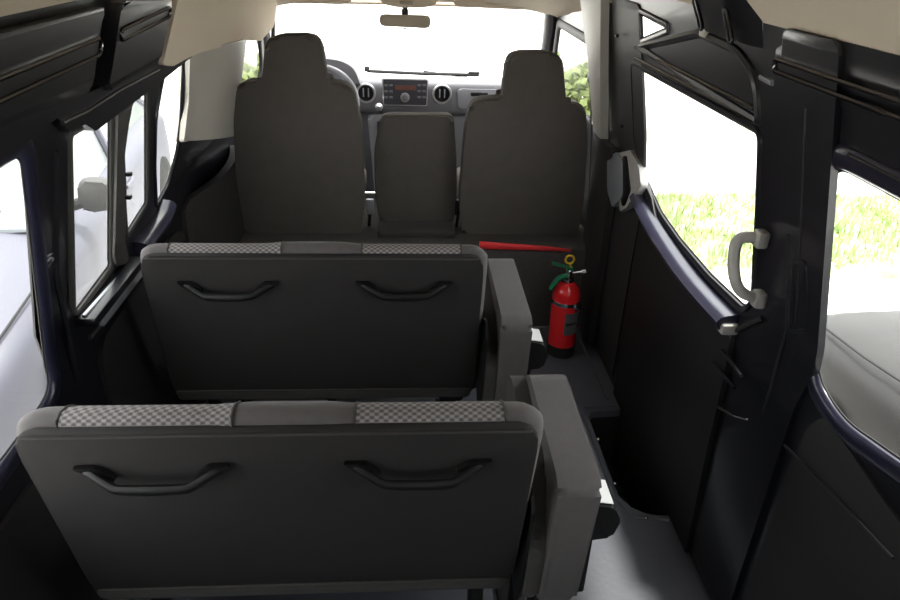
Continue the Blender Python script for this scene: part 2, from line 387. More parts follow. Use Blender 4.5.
# right side: roof rail, recessed panel over the sliding door window, ribs and slots
up = roundpoly(wps(1, [(640, 47), (700, 33), (741, 52), (757, 80), (759, 122), (700, 86)]), [.01, .02, .05, .05, .01, .01])
bm = bmesh.new(); rim(bm, 1, up, [(-.012, -.002), (-.008, .006), (0, .010), (.008, .006), (.012, -.002)]); o = link('trim_13', bm, 'paint'); struct(o)
bm = bmesh.new(); ls = [((637, 48), (757, 109)), ((637, 58), (757, 121))]
for a, b in ls: wallline(bm, 1, [wp(*a, 1), wp(*b, 1)], .006, .004)
o = link('trim_14', bm, 'gloss'); struct(o)
trim(15, 1, roundpoly([wp(775, 50, 1), wp(783, 85, 1), (.88, wp(900, 128, 1)[1]), (-.3, 1.26), (-.3, 1.42), (1.2, 1.42)], .02), .004, .02, 'paint', .003)
bm = bmesh.new(); y0, z0 = wp(785, 66, 1); wallline(bm, 1, capsule((y0, z0), (-.1, wp(900, 107, 1)[1]), .011), .005, .014, True); o = link('trim_16', bm, 'gloss'); struct(o)
trim(41, 1, [(1.35, 1.37), (1.36, 1.47), (1.63, 1.47), (1.63, 1.37)], 0, .03, 'paint', .002, ins=lambda y, z: (.010+max(0, z-1.38)*.42)*min(1, max(0, (y-1.35)/.08)))
for k, (a, b) in enumerate([((709, 2), (715, 26)), ((741, 13), (746, 40))]):
    bm = bmesh.new(); wallline(bm, 1, capsule(wp(*a, 1), wp(*b, 1), .008), .004, .032, True); o = link('trim_%d' % (17+k), bm, 'paint'); struct(o)
bm = bmesh.new(); wallline(bm, 1, [wp(762, 77, 1), wp(774, 83, 1)], .006, .002); o = link('trim_19', bm, 'alu'); struct(o)
bm = bmesh.new(); wallline(bm, 1, [wp(853, 155, 1), (.3, wp(900, 180, 1)[1])], .005, .006); o = link('trim_20', bm, 'paint'); struct(o)
# pillar between the two right windows: vertical box with rounded edges and a recess
trim(21, 1, roundpoly([(1.26, 1.42), (1.258, 1.1), (1.262, .86), (1.30, .78), (1.335, .70), (1.335, .02), (1.11, .02), (1.11, .70), (1.078, .86), (1.075, 1.42)], .02), .012, .014, 'paint', .006)
for k, (y, z0, z1) in enumerate([(1.165, .80, 1.30), (1.205, .62, 1.05)]):
    bm = bmesh.new(); wallline(bm, 1, [(y, z1), (y-.004, (z0+z1)/2), (y, z0)], .004, .010); o = link('trim_%d' % (22+k), bm, 'board'); struct(o)
bm = bmesh.new(); rim(bm, 1, roundpoly(wps(1, [(800, 262), (812, 264), (812, 330), (796, 330)]), .01), [(-.006, .008), (0, .016), (.006, .015), (.008, .010)]); o = link('trim_24', bm, 'paint'); struct(o)
# sliding door inner board and its rear edge
dp = [(2.17, .84), (2.03, .76), (1.9, .735), (1.42, .70), (1.40, .60), (1.385, .30), (1.36, .02), (1.36, -.26), (2.12, -.26), (2.15, .4)]
door = trim(0, 1, roundpoly(dp, .02), .014, .02, 'board', .004, name='door_1'); struct(door)
bm = bmesh.new(); wallline(bm, 1, [Vector(wp(u, v, 1)) for u, v in [(765, 318), (735, 332), (720, 365), (712, 420), (700, 480), (690, 545)]], .006, .006); link('door_edge', bm, 'rubber', door)
for k, (a, b) in enumerate([((722, 362), (745, 388)), ((732, 350), (752, 376))]):
    bm = bmesh.new(); wallline(bm, 1, [wp(*a, 1), wp(*b, 1)], .004, .026); link('pressed_rib', bm, 'paint', door)
bm = bmesh.new(); wallline(bm, 1, [wp(728, 407, 1), wp(744, 415, 1), wp(758, 419, 1)], .0035, .026); link('check_strap', bm, 'chrome', door)
# board under the rear right window
trim(25, 1, roundpoly([(1.02, .75), (1.06, .70), (1.08, .02), (-.3, .02), (-.3, .70), (.80, .72)], .03), .010, .02, 'board', .004)
bm = bmesh.new(); wallline(bm, 1, [wp(790, 445, 1), wp(850, 505, 1), wp(900, 558, 1)], .003, .012); o = link('trim_26', bm, 'paint'); struct(o)
# right door pillar: dark metal post and pale strip towards the cab, dark below
trim(27, 1, roundpoly([(2.125, 1.38), (2.15, 1.0), (2.20, .82), (2.20, .02), (2.50, .02), (2.50, .85), (2.42, 1.38)], .02), .005, .008, 'darktrim', .002)
rb = lambda y, z: .02+.028*math.sin(math.pi*max(0, min(1, (y-2.36)/.50)))
trim(28, 1, roundpoly([wp(611, -12, 1), wp(612, 70, 1), wp(613, 140, 1), wp(603, 140, 1), wp(599, 60, 1), wp(588, -12, 1)], .012), 0, .03, 'pillar', .003, ins=rb)
trim(29, 1, roundpoly([(2.46, .865), (2.46, .02), (2.74, .02), (2.70, .865)], .012), 0, .03, 'darktrim', .003, ins=lambda y, z: rb(y, z)+.004)
for k, (u, v) in enumerate([(623, 36), (627, 126)]):
    y, z = wp(u, v, 1); bm = bmesh.new(); box(bm, (W(1, z)-.02, y, z), (.012, .014, .012), .004); o = link('trim_%d' % (30+k), bm, 'paint'); struct(o)

# closed tailgate added unseen behind the camera, window kept low, to cut rear light
bm = bmesh.new(); A = [(-.745, 0), (-.745, .8), (-.62, 1.38), (-.30, 1.66), (.38, 1.66), (.70, 1.38), (.82, .8), (.82, 0)]
prism(bm, [(x, -1.0, z) for x, z in A], (0, -.03, 0)); wr = struct(link('wall_back_light_block', bm, 'board', smooth=False))
gp = roundpoly([(-.50, .98), (-.45, 1.22), (.53, 1.22), (.58, .98)], .06)
c = bmesh.new(); prism(c, [(p.x, -.9, p.y) for p in gp], (0, -.2, 0)); cu = link('cutter', c, 'paint', smooth=False)
md = wr.modifiers.new('b', 'BOOLEAN'); md.object = cu; md.solver = 'EXACT'
dg = bpy.context.evaluated_depsgraph_get(); dg.update(); me = bpy.data.meshes.new_from_object(wr.evaluated_get(dg), depsgraph=dg); wr.modifiers.clear(); wr.data = me; bpy.data.objects.remove(cu)
wb = bpy.data.objects.new('window_11', None); COL.objects.link(wb); struct(wb); wb.location = (.04, -1.0, 1.06)
bm = bmesh.new(); prism(bm, [(p.x, -1.015, p.y) for p in gp], (0, -.004, 0)); link('pane', bm, 'glass', wb)
bm = bmesh.new(); tube(bm, [(p.x, -1.0, p.y) for p in gp], .010, 8, closed=True); link('window_frame', bm, 'rubber', wb)

# ------------------------------------------------------------------ ceiling, cab roof edge, windscreen
def ceiling():
    bm = bmesh.new(); ys = [-1.0, -.35, 0, .4, .8, 1.2, 1.6, 2.0, 2.3, 2.6, 2.9, 3.2, 3.46]
    prev = None; outs = []
    for y in ys:
        k = max(0, (y-2.0)/1.46); zs = 1.395+(1.20-1.395)*k; zc = 1.68+(1.262-1.68)*k; row = []
        xl = -(W(-1, 1.39)+.01)-(.06*k); xr = W(1, 1.39)+.01+.06*k
        for i in range(17):
            t = -1+2*i/16; x = (xl+xr)/2+(xr-xl)/2*t; z = zs+(zc-zs)*(1-abs(t)**3.2)**.9
            row.append((x, y, z))
        outs.append(row)
    A = [[bm.verts.new(p) for p in r] for r in outs]; B = [[bm.verts.new((p[0]*1.02, p[1], p[2]+.03)) for p in r] for r in outs]
    for G in (A, B):
        for r0, r1 in zip(G, G[1:]):
            for i in range(16): bm.faces.new((r0[i], r0[i+1], r1[i+1], r1[i]))
    for r in (0, -1):
        for i in range(16): bm.faces.new((A[r][i], A[r][i+1], B[r][i+1], B[r][i]))
    for a, b in zip(range(len(ys)-1), range(1, len(ys))):
        for i in (0, 16): bm.faces.new((A[a][i], A[b][i], B[b][i], B[a][i]))
    return struct(link('ceiling', bm, 'beige'))
ceiling()
# joint in the beige lining on the right with its dark cover strip
bm = bmesh.new(); box(bm, (.69, 1.63, 1.405), (.03, .035, .10), .006); struct(link('trim_32', bm, 'pillar'))
# windscreen: pane between cowl and header with side posts
TL, TR, BL, BR = Vector((-.66, 3.50, 1.235)), Vector((.70, 3.50, 1.235)), Vector((-.74, 4.10, .80)), Vector((.80, 4.10, .80))
ws = bpy.data.objects.new('window_10', None); COL.objects.link(ws); struct(ws); ws.location = (0, 3.8, 1.0)
bm = bmesh.new(); N = 12; rows = []
for j in range(5):
    r = []
    for i in range(N+1):
        t = i/N; a = TL.lerp(TR, t).lerp(BL.lerp(BR, t), j/4); a.y += .10*(1-(2*t-1)**2); r.append(bm.verts.new(a))
    rows.append(r)
for a, b in zip(rows, rows[1:]):
    for i in range(N): bm.faces.new((a[i], a[i+1], b[i+1], b[i]))
link('pane', bm, 'glass', ws)
bm = bmesh.new(); hp = []
for i in range(N+1):
    t = i/N; a = TL.lerp(TR, t); a.y += .10*(1-(2*t-1)**2)-.03; a.z += .014; hp.append(a)
tube(bm, hp, .022, 10, flat=((0, 0, 1), .7)); link('header_rail', bm, 'beige', ws)
for s, T, B in ((-1, TL, BL), (1, TR, BR)):
    bm = bmesh.new(); q = smoothline([T+Vector((0, -.04, .02)), T.lerp(B, .35)+Vector((s*.012, -.02, .0)), B+Vector((0, 0, -.02))], 2)
    tube(bm, q, .046, 12, flat=((1, 0, 0), .8)); link('side_post', bm, 'darktrim' if s < 0 else 'darktrim', ws)
    bm = bmesh.new(); q = smoothline([T+Vector((s*-.03, -.02, -.03)), T.lerp(B, .2)+Vector((-s*.06, -.05, .03)), T.lerp(B, .5)+Vector((-s*.045, -.05, .02)), T.lerp(B, .55)+Vector((-s*.01, -.02, 0))], 2)
    if s < 0:
        tube(bm, q, .010, 10); tag(link('grab_handle', bm, 'darktrim'), 'dark curved grab handle on the left windscreen post', 'handle')
    else: bm.free()

# ------------------------------------------------------------------ floor, step well, cab platform
bm = bmesh.new()
fl = roundpoly([(-.75, -1.0), (.83, -1.0), (.83, 1.50), (.745, 1.505), (.675, 1.56), (.675, 2.02), (.83, 2.03), (.83, 2.64), (-.75, 2.64)], [0, 0, .02, .03, .03, .03, .01, 0, 0])
prism(bm, [(p.x, p.y, 0) for p in fl], (0, 0, -.03), .006, 2); struct(link('floor', bm, 'floor'))
# raised beads along the mat
bm = bmesh.new(); tube(bm, [(.79, 2.05, .002), (.665, 2.045, .002), (.66, 1.58, .002), (.70, 1.50, .002), (.80, 1.485, .002)], .008, 8, flat=((0, 0, 1), .6))
tube(bm, [(.775, 2.09, .001), (.77, 2.58, .001)], .006, 8, flat=((0, 0, 1), .6)); struct(link('trim_33', bm, 'floor'))
bm = bmesh.new(); box(bm, (.755, 1.78, -.26), (.17, .62, .02)); box(bm, (.682, 1.78, -.14), (.014, .56, .22)); box(bm, (.755, 2.045, -.14), (.16, .014, .22)); box(bm, (.755, 1.488, -.14), (.16, .014, .22))
for y in (1.62, 1.70, 1.78, 1.86, 1.94): box(bm, (.755, y, -.245), (.12, .02, .012), .003)
struct(link('trim_34', bm, 'rubber'))
for k, (x, y) in enumerate([(.745, 1.49), (.69, 1.86), (.69, 1.64)]):
    bm = bmesh.new(); lathe(bm, [(.0, .0), (.006, .0), (.006, .003), (.003, .005)], (x-.012, y+.0, .002), 12); struct(link('trim_%d' % (35+k), bm, 'chrome'))
# body floor pan beneath
bm = bmesh.new(); box(bm, (.0375, 1.5, -.30), (1.60, 5.0, .03)); struct(link('trim_38', bm, 'blackmatte'))
# cab platform: carpeted riser and top
bm = bmesh.new()
pr = [(2.645, .0), (2.625, .36), (2.640, .39), (2.68, .40), (3.05, .385), (3.12, .20), (3.9, .18), (3.9, .0)]
prism(bm, [(-.735, y, z) for y, z in pr], (1.545, 0, 0)); plat = struct(link('trim_39', bm, 'carpet', angle=60))
bm = bmesh.new(); tube(bm, [(.315, 2.625, .405), (.45, 2.620, .400), (.60, 2.617, .394), (.70, 2.615, .386)], [.017, .014, .010, .005], 10, flat=((0, 1, 0), .5))
tag(link('red_edging_strip', bm, 'redfelt'), 'red strip along the edge of the carpeted step behind the front seats', 'strip')

# ------------------------------------------------------------------ passenger benches
def back_profile(x, x0, x1, top):
    """height of the top of the cushion along the width"""
    e = min(x-x0, x1-x); r = .05
    h = top
    if e < r: h -= r-math.sqrt(max(0, r*r-(r-e)**2))
    return h
def make_bench(x0, x1, yb, zt, label, labels2):
    rec = math.tan(R_(14)); root = thing('passenger_bench', label, 'bench seat', ((x0+x1)/2, yb+.3, 0), 0, 'dark two person benches')
    zb = .345; w = x1-x0
    def pt(x, q, h):   # q thickness forward from the rear plane, h height
        u = (x-(x0+x1)/2)/(w/2)
        return Vector((x+u*(zt-h)*(.045 if u < 0 else .006), yb+(zt-h)*rec+q, h))
    # cushion: fat slab wrapping over the top
    fl = .014
    def loft(xa, xb, grow, q0, seg, hmin, full=True, lift=0):
        bm = bmesh.new(); rows = []
        for i in range(seg+1):
            x = xa+(xb-xa)*i/seg
            base = back_profile(x, x0-.010, x1+.010, zt+.010)
            e = min(x-x0, x1-x)+.010; sq = 1 if e > .03 else .55+.45*math.sqrt(max(0, 1-(1-e/.03)**2))
            mid = math.exp(-((x-(x0+w*.50))/(w*.115))**6)*.007
            base += mid+lift
            r = []
            outl = [(.0, hmin), (.0, base-.035), (.003, base-.018), (.012, base-.006), (.026, base-.001), (.045, base-.006), (.064, base-.020), (.078, base-.045), (.09, base-.09), (.10, base-.25), (.10, hmin)]
            for q, h in (outl if hmin < zt-.1 else outl[1:7]):
                qq = .065+(q-.065)*sq
                g = Vector((0, (q-.065), (h-(base-.08)) if h > base-.08 else 0)); g = g.normalized()*grow if g.length > 0 else g
                r.append(bm.verts.new(pt(x, qq+q0+g.y, h+g.z)))
            rows.append(r)
        n = len(rows[0])
        for A, B in zip(rows, rows[1:]):
            for k in range(n-1): bm.faces.new((A[k], A[k+1], B[k+1], B[k]))
            if full: bm.faces.new((A[n-1], A[0], B[0], B[n-1]))
        if full: bm.faces.new(rows[0][::-1]); bm.faces.new(rows[-1])
        return bm
    cush = link('backrest', loft(x0-.010, x1+.006, 0, .006, 64, zb), 'bolster', root, angle=60)
    for a, b in ((.085, .405), (.635, .925)):
        bm = bmesh.new(); src = loft(x0+w*a, x0+w*b, .0012, .006, 40, zt-.03, False)
        link('woven_insert', src, 'weave', cush, angle=60)
        bm.free()
    for a in (.085, .405, .635, .925):
        bm = bmesh.new(); x = x0+w*a; bz = back_profile(x, x0, x1, zt+.010)+math.exp(-((a-.5)/.115)**6)*.007
        tube(bm, [pt(x, .004, bz-.035), pt(x, .007, bz-.018), pt(x, .017, bz-.005), pt(x, .032, bz), pt(x, .051, bz-.005), pt(x, .070, bz-.018)], .0025, 6); link('seam', bm, 'fabric', cush)
    # dark cloth back panel
    bm = bmesh.new()
    o = roundpoly([(x0+.012, zt-.004), (x1-.012, zt-.004), (x1-.006, zt-.06), (x1-.006, zb+.06), (x1-.012, zb-.01), (x0+.012, zb-.01), (x0+.006, zb+.06), (x0+.006, zt-.06)], [.03, .03, .03, .03, .02, .02, .03, .03], 5)
    prism(bm, [pt(p.x, -.008, p.y) for p in o], (0, .018, 0), .006, 3); pan = link('back_panel', bm, 'backcloth', root)
    bm = bmesh.new(); tube(bm, [pt(x0+.02, -.009, zt-.012), pt((x0+x1)/2, -.010, zt-.010), pt(x1-.02, -.009, zt-.012)], .0022, 6); link('seam', bm, 'fabric', pan)
    bm = bmesh.new(); o = roundpoly([(x0+.012, zb+.025), (x1-.012, zb+.025), (x1-.016, zb-.012), (x0+.016, zb-.012)], .01)
    prism(bm, [pt(p.x, -.013, p.y) for p in o], (0, .012, 0), .004, 2); link('bottom_flap', bm, 'fabric', pan)
    # two grab handles with mounting pads
    for hx in (.247*w+x0, .757*w+x0):
        hw = .118; hz = zt-.087
        bm = bmesh.new()
        c = [(-hw, 0, .002), (-hw+.02, -.004, -.012), (-hw*.52, -.024, -.030), (-hw*.42, -.027, -.032), (0, -.028, -.033), (hw*.42, -.027, -.032), (hw*.52, -.024, -.030), (hw-.02, -.004, -.012), (hw, 0, .002)]
        q = smoothline([pt(hx+a, cc-.008, hz+b) for a, b, cc in c], 2)
        n = len(q); rr = [.006+.004*math.sin(math.pi*i/(n-1)) if i else .004 for i in range(n)]
        tube(bm, q, [max(.0065, .0105-.004*abs(2*i/(n-1)-1)) for i in range(n)], 10, flat=((0, 1, 0), .8)); h = link('grab_handle', bm, 'black', root)
        for sg in (-1, 1):
            bm = bmesh.new(); pp = roundpoly([(hx+sg*(hw+.006), hz+.008), (hx+sg*(hw-.032), hz+.008), (hx+sg*(hw*.52), hz-.018), (hx+sg*(hw*.55), hz-.030), (hx+sg*(hw-.015), hz-.010)], .006)
            prism(bm, [pt(p.x, -.010, p.y) for p in pp], (0, -.010, 0), .003, 2); link('mounting_foot', bm, 'black', h)
    # seat cushion, frame, legs
    bm = bmesh.new(); box(bm, ((x0+x1)/2, yb+.38, .375), (w-.01, .40, .11), .035, 4); link('seat_cushion', bm, 'fabric', root)
    bm = bmesh.new()
    for y in (yb+.22, yb+.50): tube(bm, [(x0+.03, y, .30), (x1-.02, y, .30)], .016, 10)
    for x in (x0+.04, x1-.04, (x0+x1)/2): tube(bm, [(x, yb+.16, .30), (x, yb+.54, .30)], .014, 10)
    tube(bm, [(x0+.05, yb+.17, .325), (x1-.03, yb+.17, .325)], .012, 8)
    link('seat_frame', bm, 'blackmatte', root)
    for x in (x0+.06, x1-.06):
        for y in (yb+.22, yb+.50):
            bm = bmesh.new(); box(bm, (x, y, .155), (.035, .03, .27), .006); box(bm, (x, y, .014), (.06, .07, .02), .004); link('leg', bm, 'blackmatte', root)
    settle(root); return root
make_bench(-.604, .226, .868, .862, 'dark grey bench seat nearest the camera, seen from behind with two black grab handles', 0)
make_bench(-.640, .207, 1.548, .850, 'dark grey bench seat in the middle row, behind the nearest bench', 0)

# folded jump seats standing beside the benches
def make_jump(x0, y0, y1, z1, label):
    root = thing('folding_jump_seat', label, 'folding seat', (x0+.06, (y0+y1)/2, 0), 0, 'folded grey jump seats at the aisle')
    th = .080; ym = (y0+y1)/2
    # thick outer cushion, standing on edge, rear corner square, front corner rounded
    bm = bmesh.new()
    o = roundpoly([(y0+.004, z1-.020), (y0+.03, z1), (y1-.05, z1+.010), (y1, z1-.03), (y1+.01, .34), (y0+.05, .30)], [.015, .03, .06, .05, .05, .05], 6)
    prism(bm, [(x0, p.x, p.y) for p in o], (th, 0, 0), .019, 5); main = link('seat_cushion', bm, 'bolster', root)
    # thinner inner backrest folded against it
    bm = bmesh.new(); o = roundpoly([(y0+.03, .50), (y0+.10, z1-.05), (y1-.02, z1-.018), (y1+.035, z1-.05), (y1+.03, .36), (y0+.05, .32)], [.03, .05, .05, .04, .05, .04], 6)
    prism(bm, [(x0-.034, p.x, p.y) for p in o], (.033, 0, 0), .012, 4); link('backrest', bm, 'fabric', root)
    # black folding bracket and post
    bm = bmesh.new(); o = roundpoly([(y0+.02, .60), (y0+.05, .64), (y0+.14, .60), (y0+.16, .34), (y0+.08, .28), (y0+.05, .36)], .015)
    prism(bm, [(x0-.040, p.x, p.y) for p in o], (.006, 0, 0), .002, 2); link('side_bracket', bm, 'black', root)
    bm = bmesh.new(); tube(bm, [(x0+.010, y0+.10, .32), (x0+.005, y0+.12, .16), (x0, y0+.14, .012)], .016, 10); tube(bm, [(x0+.01, y1-.08, .36), (x0+.005, y1-.10, .16), (x0, y1-.12, .012)], .014, 10); link('leg', bm, 'blackmatte', root)
    bm = bmesh.new(); box(bm, (x0+.005, ym, .010), (.07, y1-y0-.06, .018), .004); link('floor_rail', bm, 'blackmatte', root)
    # latch housing with pale top at the aisle side
    yl = y0+.03; zl = z1-.105
    bm = bmesh.new(); o = roundpoly([(x0+th-.004, zl+.03), (x0+th+.040, zl+.022), (x0+th+.056, zl-.012), (x0+th+.044, zl-.055), (x0+th-.004, zl-.062)], .008)
    prism(bm, [(p.x, yl, p.y) for p in o], (0, .075, 0), .005, 3); l = link('latch_housing', bm, 'black', root)
    bm = bmesh.new(); prism(bm, [(x0+th-.002, yl+.006, zl+.0315), (x0+th+.038, yl+.006, zl+.0245), (x0+th+.038, yl+.070, zl+.0245), (x0+th-.002, yl+.070, zl+.0315)], (0, 0, .003), .001, 1); link('latch_plate', bm, 'white', l)
    bm = bmesh.new(); box(bm, (x0+th+.012, y1-.05, z1-.085), (.022, .045, .02), .006); link('release_button', bm, 'silver', root)
    bm = bmesh.new(); box(bm, (x0+th+.008, y0+.11, .43), (.018, .12, .16), .006); link('hinge_cover', bm, 'black', root)
    settle(root); return root
make_jump(.276, .905, 1.295, .690, 'folded grey jump seat standing on edge in the aisle beside the nearest bench')
make_jump(.258, 1.535, 1.975, .660, 'folded grey jump seat standing on edge beside the middle row bench')

# ------------------------------------------------------------------ front seats
def make_front(name, label, head, body, yb, bodyz, th=.11, cushion=True, sx=None):
    """outline in (x,z) on a plane leaning back 8 degrees"""
    rec = math.tan(R_(8)); cx = sum(p[0] for p in body)/len(body)
    root = thing(name, label, 'car seat', (cx, yb+.1, .40), 0, 'front row seats')
    def P(x, z, q=0): return Vector((x, yb+(bodyz-z)*rec+q, z))
    rr = [r for _, _, r in body]; o = roundpoly([(x, z) for x, z, _ in body], rr, 6)
    bm = bmesh.new(); prism(bm, [P(p.x, p.y) for p in o], (0, th, 0), .016, 4); b = link('backrest', bm, 'frontseat', root)
    e = []
    for p in o: e.append(P(p.x, p.y, .018))
    bm = bmesh.new(); tube(bm, e, .005, 8, closed=True); link('piping', bm, 'piping', b)
    zb = min(p.y for p in o); xs = [p.x for p in o]; x0, x1 = min(xs)+.03, max(xs)-.03
    bm = bmesh.new(); box(bm, ((x0+x1)/2, yb+.40, .46), (x1-x0+.02, .44, .11), .035, 4); link('seat_cushion', bm, 'frontseat', root)
    bm = bmesh.new(); box(bm, ((x0+x1)/2, yb+.16, .408), (x1-x0-.04, .12, .025), .004); link('base_rail', bm, 'black', root)
    settle(root); return root
def fpt(u, v, yb=2.76, bz=.40):
    p = on_plane(u, v, yb, bz, 8); return p.x, p.z
def outl(l, yb=2.76, bz=.40): return [(*fpt(u, v, yb, bz), r) for u, v, r in l]
dr = outl([(266, 37, .05), (319, 36, .05), (326, 84, .02), (352, 86, .05), (361, 130, .05), (364, 200, .04), (360, 236, .03), (246, 236, .03), (236, 180, .05), (233, 100, .05), (240, 83, .03), (262, 83, .02)])
pa = outl([(509, 54, .05), (562, 54, .05), (566, 102, .02), (585, 106, .04), (588, 140, .05), (584, 200, .04), (577, 238, .03), (463, 236, .03), (460, 200, .04), (466, 130, .05), (472, 102, .04), (504, 100, .02)])
ct = outl([(382, 117, .02), (453, 117, .02), (456, 160, .05), (456, 205, .05), (453, 224, .02), (380, 222, .02), (376, 190, .05), (375, 150, .05)], 2.86)
make_front('front_seat', "dark driver's seat with a tall one-piece headrest, left of the narrow middle seat", 1, dr, 2.76, .40)
make_front('front_seat', 'dark front passenger seat with a tall one-piece headrest, by the right front door', 1, pa, 2.76, .40)
make_front('front_seat', 'narrow low middle front seat without a headrest, between the two tall front seats', 1, ct, 2.86, .40, .09)
# carpeted pad on the platform behind the middle seat
bm = bmesh.new(); box(bm, (.055, 2.775, .412), (.33, .13, .03), .010, 3); tag(link('floor_pad', bm, 'fabric'), 'grey padded cover on the step behind the narrow middle front seat', 'pad')
# belt buckles between the seats
for x, lb in ((-.150, 'seat belt buckle with clear cover between driver seat and middle seat'), (.235, 'seat belt buckle between middle seat and front passenger seat')):
    b = thing('seat_belt_buckle', lb, 'seat belt buckle', (x, 2.84, .40))
    bm = bmesh.new(); tube(bm, [(0, 0, .0), (.004, .0, .06)], .008, 8); link('stalk', bm, 'black', b)
    bm = bmesh.new(); box(bm, (.006, 0, .09), (.035, .022, .07), .006); link('buckle_head', bm, 'alu' if x < 0 else 'black', b)

# ------------------------------------------------------------------ dashboard
dash = thing('dashboard', 'wide grey dashboard with radio and round air vents below the windscreen', 'dashboard', (.03, 3.8, .2))
pr = smoothline([(4.10, .80), (3.95, .845), (3.80, .862), (3.73, .855), (3.705, .82), (3.70, .72), (3.72, .685), (3.76, .675)], 2)
bm = bmesh.new(); prism(bm, [(-.73, p.x, p.y) for p in pr]+[(-.73, 4.10, .67)], (1.52, 0, 0)); d1 = link('upper_panel', bm, 'dash', dash, angle=40)
bm = bmesh.new(); pr = smoothline([(3.76, .682), (3.77, .60), (3.80, .45), (3.86, .20)], 2)
prism(bm, [(-.73, p.x, p.y) for p in pr]+[(-.73, 4.08, .20), (-.73, 4.08, .682)], (1.52, 0, 0)); link('lower_panel', bm, 'dashlow', dash, angle=40)
# centre console around the gear lever
bm = bmesh.new(); o = roundpoly([(-.20, .68), (.20, .68), (.17, .22), (-.17, .22)], .03); prism(bm, [(p.x+.01, 3.72, p.y) for p in o], (0, .12, 0), .02, 3); cc = link('centre_stack', bm, 'dashlow', dash)
bm = bmesh.new(); box(bm, (-.115, 3.715, .61), (.05, .02, .07), .005); link('switch_panel', bm, 'radio', cc)
Y = 3.700
def dpt(u, v): p = at(u, v, y=Y); return p.x, p.z
x0, z0 = dpt(382, 78); x1, z1 = dpt(428, 106)
bez = bmesh.new(); o = roundpoly([(x0, z0), (x1, z0), (x1-.004, z1), (x0+.004, z1)], .008); prism(bez, [(p.x, Y+.004, p.y) for p in o], (0, -.010, 0), .003, 2); rd = link('radio', bez, 'silver', dash)
bm = bmesh.new(); o = roundpoly([(x0+.006, z0-.006), (x1-.006, z0-.006), (x1-.009, z1+.006), (x0+.009, z1+.006)], .006); prism(bm, [(p.x, Y-.0065, p.y) for p in o], (0, -.003, 0), .001, 1); link('radio_face', bm, 'radio', rd)
bm = bmesh.new(); a = dpt(395, 85); b = dpt(416, 90); prism(bm, [(a[0], Y-.0096, a[1]), (b[0], Y-.0096, a[1]), (b[0], Y-.0096, b[1]), (a[0], Y-.0096, b[1])], (0, -.0015, 0)); link('display', bm, 'display', rd)
kx, kz = dpt(405, 97)
bm = bmesh.new(); lathe(bm, [(.024, 0), (.024, -.006), (.022, -.010), (.017, -.010), (.016, -.004)], (kx, Y-.009, kz), 28, 'y'); link('knob_ring', bm, 'silver', rd)
bm = bmesh.new(); lathe(bm, [(.014, 0), (.014, -.014), (.011, -.017)], (kx, Y-.009, kz), 24, 'y'); link('knob', bm, 'dash', rd)
for u in (386, 391, 419, 424):
    for v in (85, 91, 97):
        a = dpt(u, v); bm = bmesh.new(); box(bm, (a[0], Y-.0105, a[1]), (.018, .004, .010), .001, 1); link('button', bm, 'dash', rd)
for u, v in ((366, 93), (442, 94)):
    cx_, cz_ = dpt(u, v); ve = link('air_vent', (lambda b: (lathe(b, [(.050, .012), (.052, -.002), (.048, -.012), (.041, -.012), (.040, .006)], (cx_, Y, cz_), 36, 'y'), b)[1])(bmesh.new()), 'silver', dash)
    bm = bmesh.new(); lathe(bm, [(.0, -.004), (.041, -.004), (.041, .010), (.0, .010)], (cx_, Y, cz_), 32, 'y'); link('vent_well', bm, 'black', ve)
    for dx in (-.013, .013):
        bm = bmesh.new(); box(bm, (cx_+dx, Y-.008, cz_+.004), (.007, .008, .046), .003); link('vane', bm, 'dashlow', ve)
# hood over gauges, glove box seam, side vents
bm = bmesh.new(); o = smoothline([(-.62, .84), (-.60, .93), (-.50, .965), (-.34, .965), (-.25, .93), (-.22, .84)], 2); prism(bm, [(p.x, 3.68, p.y) for p in o], (0, .20, 0), .015, 3); link('gauge_hood', bm, 'dash', dash)
bm = bmesh.new(); o = roundpoly([(.285, .825), (.74, .825), (.74, .725), (.29, .725)], .02); prism(bm, [(p.x, Y+.006, p.y) for p in o], (0, -.010, 0), .004, 2); link('glove_box_lid', bm, 'dashlow', dash)
gz = bmesh.new(); box(gz, (.40, Y-.005, .80), (.09, .012, .018), .004); link('glove_box_handle', gz, 'black', dash)
settle(dash)
# gear lever
g = thing('gear_lever', 'gear lever with round grey knob sticking out below the radio', 'gear lever', (.0, 3.70, .66))
kx, kz = dpt(379, 107); kx = at(379, 107, y=3.62).x; kz = at(379, 107, y=3.62).z; g.location = (kx, 3.62, kz)
bm = bmesh.new(); lathe(bm, [(.004, -.020), (.013, -.016), (.021, -.004), (.020, .008), (.010, .018), (.002, .020)], (0, 0, 0), 20); link('knob', bm, 'silver', g)
bm = bmesh.new(); tube(bm, [(0, 0, -.015), (.004, .04, -.035), (.01, .078, -.045)], .008, 10); link('shaft', bm, 'black', g)
# steering wheel
sw = thing('steering_wheel', "grey steering wheel in front of the driver's seat", 'steering wheel', (-.415, 3.42, .80), 0)
sw.rotation_euler = (R_(52), 0, 0)
bm = bmesh.new(); tube(bm, [(.19*math.cos(a), .19*math.sin(a), 0) for a in [2*math.pi*k/40 for k in range(40)]], .015, 12, closed=True); link('rim', bm, 'dash', sw)
bm = bmesh.new(); lathe(bm, [(.0, -.03), (.06, -.03), (.07, -.01), (.05, .012), (.0, .016)], (0, 0, 0), 24); link('hub', bm, 'dash', sw)
for a in (0, 180, 270):
    bm = bmesh.new(); c, s_ = math.cos(R_(a)), math.sin(R_(a)); tube(bm, [(.05*c, .05*s_, -.01), (.18*c, .18*s_, 0)], .014, 8); link('spoke', bm, 'dash', sw)
bm = bmesh.new(); tube(bm, [(0, 0, -.03), (0, .0, -.30)], .03, 12); link('column', bm, 'black', sw)

